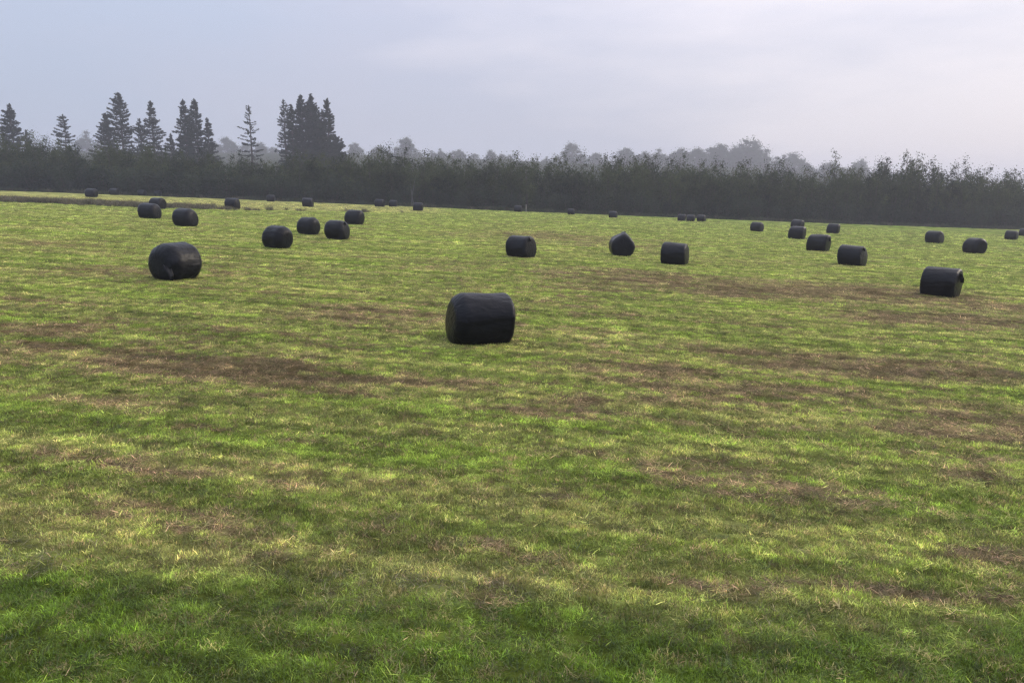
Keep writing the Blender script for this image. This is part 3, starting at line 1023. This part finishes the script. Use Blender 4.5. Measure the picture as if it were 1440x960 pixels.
W_LABEL = {'left': 'grey green broadleaf tree massed in the wood among the spruces on the left',
           'middle': 'broadleaf tree of the even-topped dark wood across the middle of the picture',
           'right': 'dark broadleaf tree of the tall dense wood edge on the right'}
S_LABEL = {'left': 'low bluish willow shrub in front of the spruces on the left',
           'middle': 'low leafy shrub along the foot of the wood in the middle',
           'right': 'low dark shrub along the foot of the wood on the right'}
rw = random.Random(11)
for row, (dy, step, fac) in enumerate(((3.4, 3.0, 0.84), (7.0, 3.0, 1.02), (11.5, 3.3, 1.10))):
    x = -108 + row * 1.1
    while x < 108:
        xx = x + rw.uniform(-.9, .9); Y = wood_front(xx) + dy + rw.uniform(-1.2, 1.2)
        zg = float(terrain(xx, Y))
        left_f = float(sstep(-20, -50, np.array(xx)))
        f2 = fac * rw.uniform(0.86, 1.10)
        if row == 0:
            f2 *= 1 - 0.18 * left_f
        hgt_ = (top_z(xx, Y) - zg) * f2 * float(np.interp(xx, [-100, -30, 30, 75], [.93, .91, .91, .91]))
        k = rw.randrange(6)
        s = max(hgt_, 3) / 10.0
        ws = rw.uniform(.85, 1.15) * max(0.85, s)
        plant('woodland_tree', P_WOOD[k], (xx, Y, zg), (ws, ws, s), rw.uniform(0, 6.28), W_LABEL[zone(xx)], 'tree',
              'broadleaf trees of the %s part of the wood' % zone(xx))
        x += step
x = -108
while x < 108:
    xx = x + rw.uniform(-1, 1); Y = wood_front(xx) + rw.uniform(-.6, 1.4)
    zg = float(terrain(xx, Y))
    left_f = float(sstep(-18, -45, np.array(xx)))
    s = rw.uniform(.55, .9) + 0.25 * left_f
    plant('willow_shrub', P_WILL[rw.randrange(4)], (xx, Y, zg), (s * 1.05, s * 1.05, s), rw.uniform(0, 6.28), S_LABEL[zone(xx)], 'shrub',
          'shrubs at the foot of the wood, %s' % zone(xx))
    x += 3.2

# spruces standing out above the wood: place of the tip, width in pixels, density, label
SPRUCE = [
    (13, 146, 40, 1.0, 'leftmost spruce, its dark cone rising at the left edge'),
    (88, 161, 34, 0.62, 'short thin-topped spruce alone between the left edge and the tallest spruce'),
    (148, 160, 34, 0.9, 'smaller spruce close on the left of the tallest spruce'),
    (166, 130, 50, 0.78, 'tallest open-branched spruce of the left half'),
    (196, 167, 30, 0.7, 'low spruce between the tallest one and the blunt-topped one'),
    (211, 142, 36, 0.75, 'blunt-topped thin spruce right of the tallest spruce'),
    (257, 140, 36, 0.85, 'left one of two twin-topped spruces'),
    (273, 139, 40, 0.95, 'right one of two twin-topped spruces'),
    (291, 166, 26, 0.9, 'short narrow spruce leaning out right of the twin tops'),
    (349.5, 148, 38, 0.42, 'lone gaunt spruce with bare gaps between its boughs'),
    (398, 140, 44, 0.50, 'thin ragged spruce on the left of the dense clump'),
    (409, 147, 34, 0.85, 'spruce joining the thin ragged one to the dense clump'),
    (422, 133, 42, 1.15, 'left of the two tall dense spruces in the clump'),
    (436, 132, 40, 1.15, 'right of the two tall dense spruces in the clump'),
    (446, 162, 38, 1.2, 'lower dense spruce filling the clump below its tops'),
    (459.5, 138, 38, 1.0, 'narrow-topped spruce on the right of the dense clump'),
    (472, 190, 34, 1.2, 'lowest spruce at the right foot of the dense clump'),
    (240, 188, 26, 0.9, 'small spruce tip just left of the twin tops'),
    (36, 183, 20, 0.8, 'small spiky spruce tip beside the leftmost spruce'),
]
for i, (u, v, wpx, dens, label) in enumerate(SPRUCE):
    Y = 232 + (i * 37 % 11) * 1.6
    x, _, zt = at_dist(u, v, Y)
    zg = float(terrain(x, Y))
    h = zt - zg
    ww = wpx / F_PX * Y * 1.55; dens = dens * 1.5
    ms = spruce(400 + i, h, ww, dens, 0.06)
    plant('spruce_tree', ms, (x, Y, zg), (1, 1, 1), rw.uniform(0, 6.28), label, 'spruce', 'spruces rising above the wood')

# wispy trees that stick out of the wood's top on the right, and the pale birch at its foot
for i, (u, v, Y, w_, label) in enumerate((
        (1173, 209, 150, 4.6, 'loose-crowned tree standing well above the wood right of centre'),
        (1279, 220, 151, 4.0, 'pointed tree top just above the wood on the right'),
        (1424, 236, 153, 4.4, 'wispy tree leaning out of the wood at the right edge'),
        (1245, 222, 152, 3.6, 'broad tree top above the wood left of the pointed one'))):
    x, _, zt = at_dist(u, v, Y)
    zg = float(terrain(x, Y))
    h = zt - zg
    ms = broadleaf(450 + i, h, w_, 5, 1700 if i in (0, 2) else 2600, 0.16, M_WOOD, 0.25, 0.9)
    plant('tall_tree', ms, (x, Y, zg), (1, 1, 1), 0.7 * i, label, 'tree', 'taller trees breaking the outline of the wood')

x, y = on_ground(583, 294)
y = 133.6; x = (583 - 720) / F_PX * y
zg = float(terrain(x, y))
bt = bpy.data.objects.new('birch_tree', None); COL.objects.link(bt)
bt.location = (x, y, zg)
tag(bt, 'slender pale birch with leaning bare stems at the foot of the wood', 'tree')
v1, q1 = join_data([tube_mesh_data([(-.3, 0, -.2), (-.1, -.1, 2.0), (.35, 0, 4.0), (.6, 0, 5.4)], [.075, .06, .04, .015], 6),
                    tube_mesh_data([(.2, .1, -.2), (-.2, 0, 2.2), (-.35, .1, 4.0)], [.07, .05, .015], 6)])
obj('trunk', mesh_np('trunk', v1, q1, M_BIRCH), bt)
r_ = np.random.default_rng(5)
cc = np.array([.45, 0, 4.7]) + r_.normal(0, 1, (260, 3)) * np.array([.55, .55, .9])
obj('crown', crown_obj_mesh('crown', cc, 0.11, M_WILLOW, r_, r_.uniform(0, 1, 260)), bt)

# short pale post
y = 131.0; x = (739.5 - 720) / F_PX * y
pv, pq = tube_mesh_data([(0, 0, -.3), (0.01, 0, .6), (0.02, 0, 1.22), (0.02, 0, 1.27)], [.10, .095, .09, .055], 8)
post = obj('fence_post', mesh_np('fence_post', pv, pq, M_POST, True), None, (x, y, float(terrain(x, y))))
tag(post, 'short pale wooden post at the foot of the wood beside a far bale', 'post')

# old round-crowned trees on the rise far behind, fading in the haze: tip, width in pixels
FAR = [
    (570, 193, 52, 'broad domed hazy tree above the wood just right of the dense spruces'),
    (498, 200, 32, 'small hazy round tree touching the right of the dense spruces'),
    (535, 205, 48, 'low hazy tree between the small round one and the broad dome'),
    (618, 209, 42, 'low hazy tree just right of the broad dome'),
    (646, 213, 34, 'lowest hazy tree trailing off right of the broad dome'),
    (804, 201, 44, 'lone round hazy tree over the middle of the wood'),
    (880, 207, 36, 'first hazy round tree of the row right of the lone one'),
    (906, 212, 26, 'small hazy tree between two larger round ones in the row'),
    (928, 209, 32, 'hazy round tree in the row, third from its left end'),
    (959, 208, 32, 'hazy round tree just left of the rising far clump'),
    (982, 208, 36, 'hazy tree at the left foot of the big far clump'),
    (1012, 201, 46, 'hazy tree forming the left shoulder of the big far clump'),
    (1052, 193, 66, 'tallest and widest hazy tree of the big far clump'),
    (1080, 209, 40, 'hazy tree forming the right shoulder of the big far clump'),
    (1117, 215, 46, 'hazy round tree standing apart right of the big far clump'),
    (1210, 224, 32, 'pale hazy tree peeping over the wood right of the loose-crowned tree'),
    (318, 192, 50, 'pale hazy tree between the twin-topped spruces and the gaunt spruce'),
    (366, 199, 40, 'pale hazy tree between the gaunt spruce and the dense clump'),
    (122, 184, 36, 'pale hazy tree left of the tallest spruce'),
    (690, 216, 40, 'faint hazy tree barely showing over the middle left of the wood'),
    (840, 216, 34, 'faint low hazy tree right of the lone round one'),
]
P_FAR = [round_tree(500 + k, 18.0, 17.0, 7000, 0.42, M_FAR) for k in range(5)]
for i, (u, v, wpx, label) in enumerate(FAR):
    Y = 690 + (i * 53 % 17) * 3
    x, _, zt = at_dist(u, v, Y)
    zg = float(terrain(x, Y))
    h = max(zt - zg, 10)
    s = h / 17.4
    ww = min(wpx / F_PX * Y / 15.0, 1.25 * s)
    plant('far_tree', P_FAR[i % 5], (x, Y, zg - 0.2), (ww, ww, s), rw.uniform(0, 6.28), label, 'tree', 'hazy round trees on the rise behind the wood')

FU = [280, 330, 385, 470, 520, 560, 600, 640, 700, 770, 820, 860, 900, 950, 1000, 1050, 1090, 1140, 1200, 1250]
FV = [203, 200, 206, 210, 208, 206, 211, 217, 224, 224, 215, 217, 216, 213, 208, 206, 215, 227, 233, 240]
for i, u in enumerate(list(range(285, 386, 20)) + list(range(478, 722, 16)) + list(range(772, 1236, 16))):
    u = u + rw.uniform(-6, 6)
    Y = 720 + rw.uniform(-18, 25)
    x, _, zt = at_dist(u, float(np.interp(u, FU, FV)) + rw.uniform(-2, 4), Y)
    zg = float(terrain(x, Y))
    s = max(zt - zg, 8) / 17.4
    ww = min(rw.uniform(26, 40) / F_PX * Y / 16.0, 1.5 * s)
    plant('far_tree', P_FAR[rw.randrange(5)], (x, Y, zg - 0.2), (ww, ww, s), rw.uniform(0, 6.28),
          'faint tree of the far hazy canopy, merging with its neighbours', 'tree', 'low trees filling the far hazy canopy')

# ------------------------------------------------------------------ haze
hz_x, hz_y0, hz_y1, hz_z0, hz_z1 = 2500, -2500, 2500, -9.5, 66.0
hv = [(sx * hz_x, yy, zz) for zz in (hz_z0, hz_z1) for (sx, yy) in ((-1, hz_y0), (1, hz_y0), (1, hz_y1), (-1, hz_y1))]
hq = [(3, 2, 1, 0), (4, 5, 6, 7), (0, 1, 5, 4), (1, 2, 6, 5), (2, 3, 7, 6), (3, 0, 4, 7)]
m, t, o_ = material('thin morning haze')
pv_ = nd(t, 'ShaderNodeVolumePrincipled')
pv_.inputs['Color'].default_value = (0.93, 0.94, 1.0, 1)
pv_.inputs['Density'].default_value = 0.00066
pv_.inputs['Anisotropy'].default_value = 0.2
t.links.new(pv_.outputs[0], o_.inputs['Volume'])
haze = obj('haze', mesh_np('haze', hv, np.array(hq), m))
haze['kind'] = 'stuff'
tag(haze, 'thin pale haze that fades the far trees', 'haze')
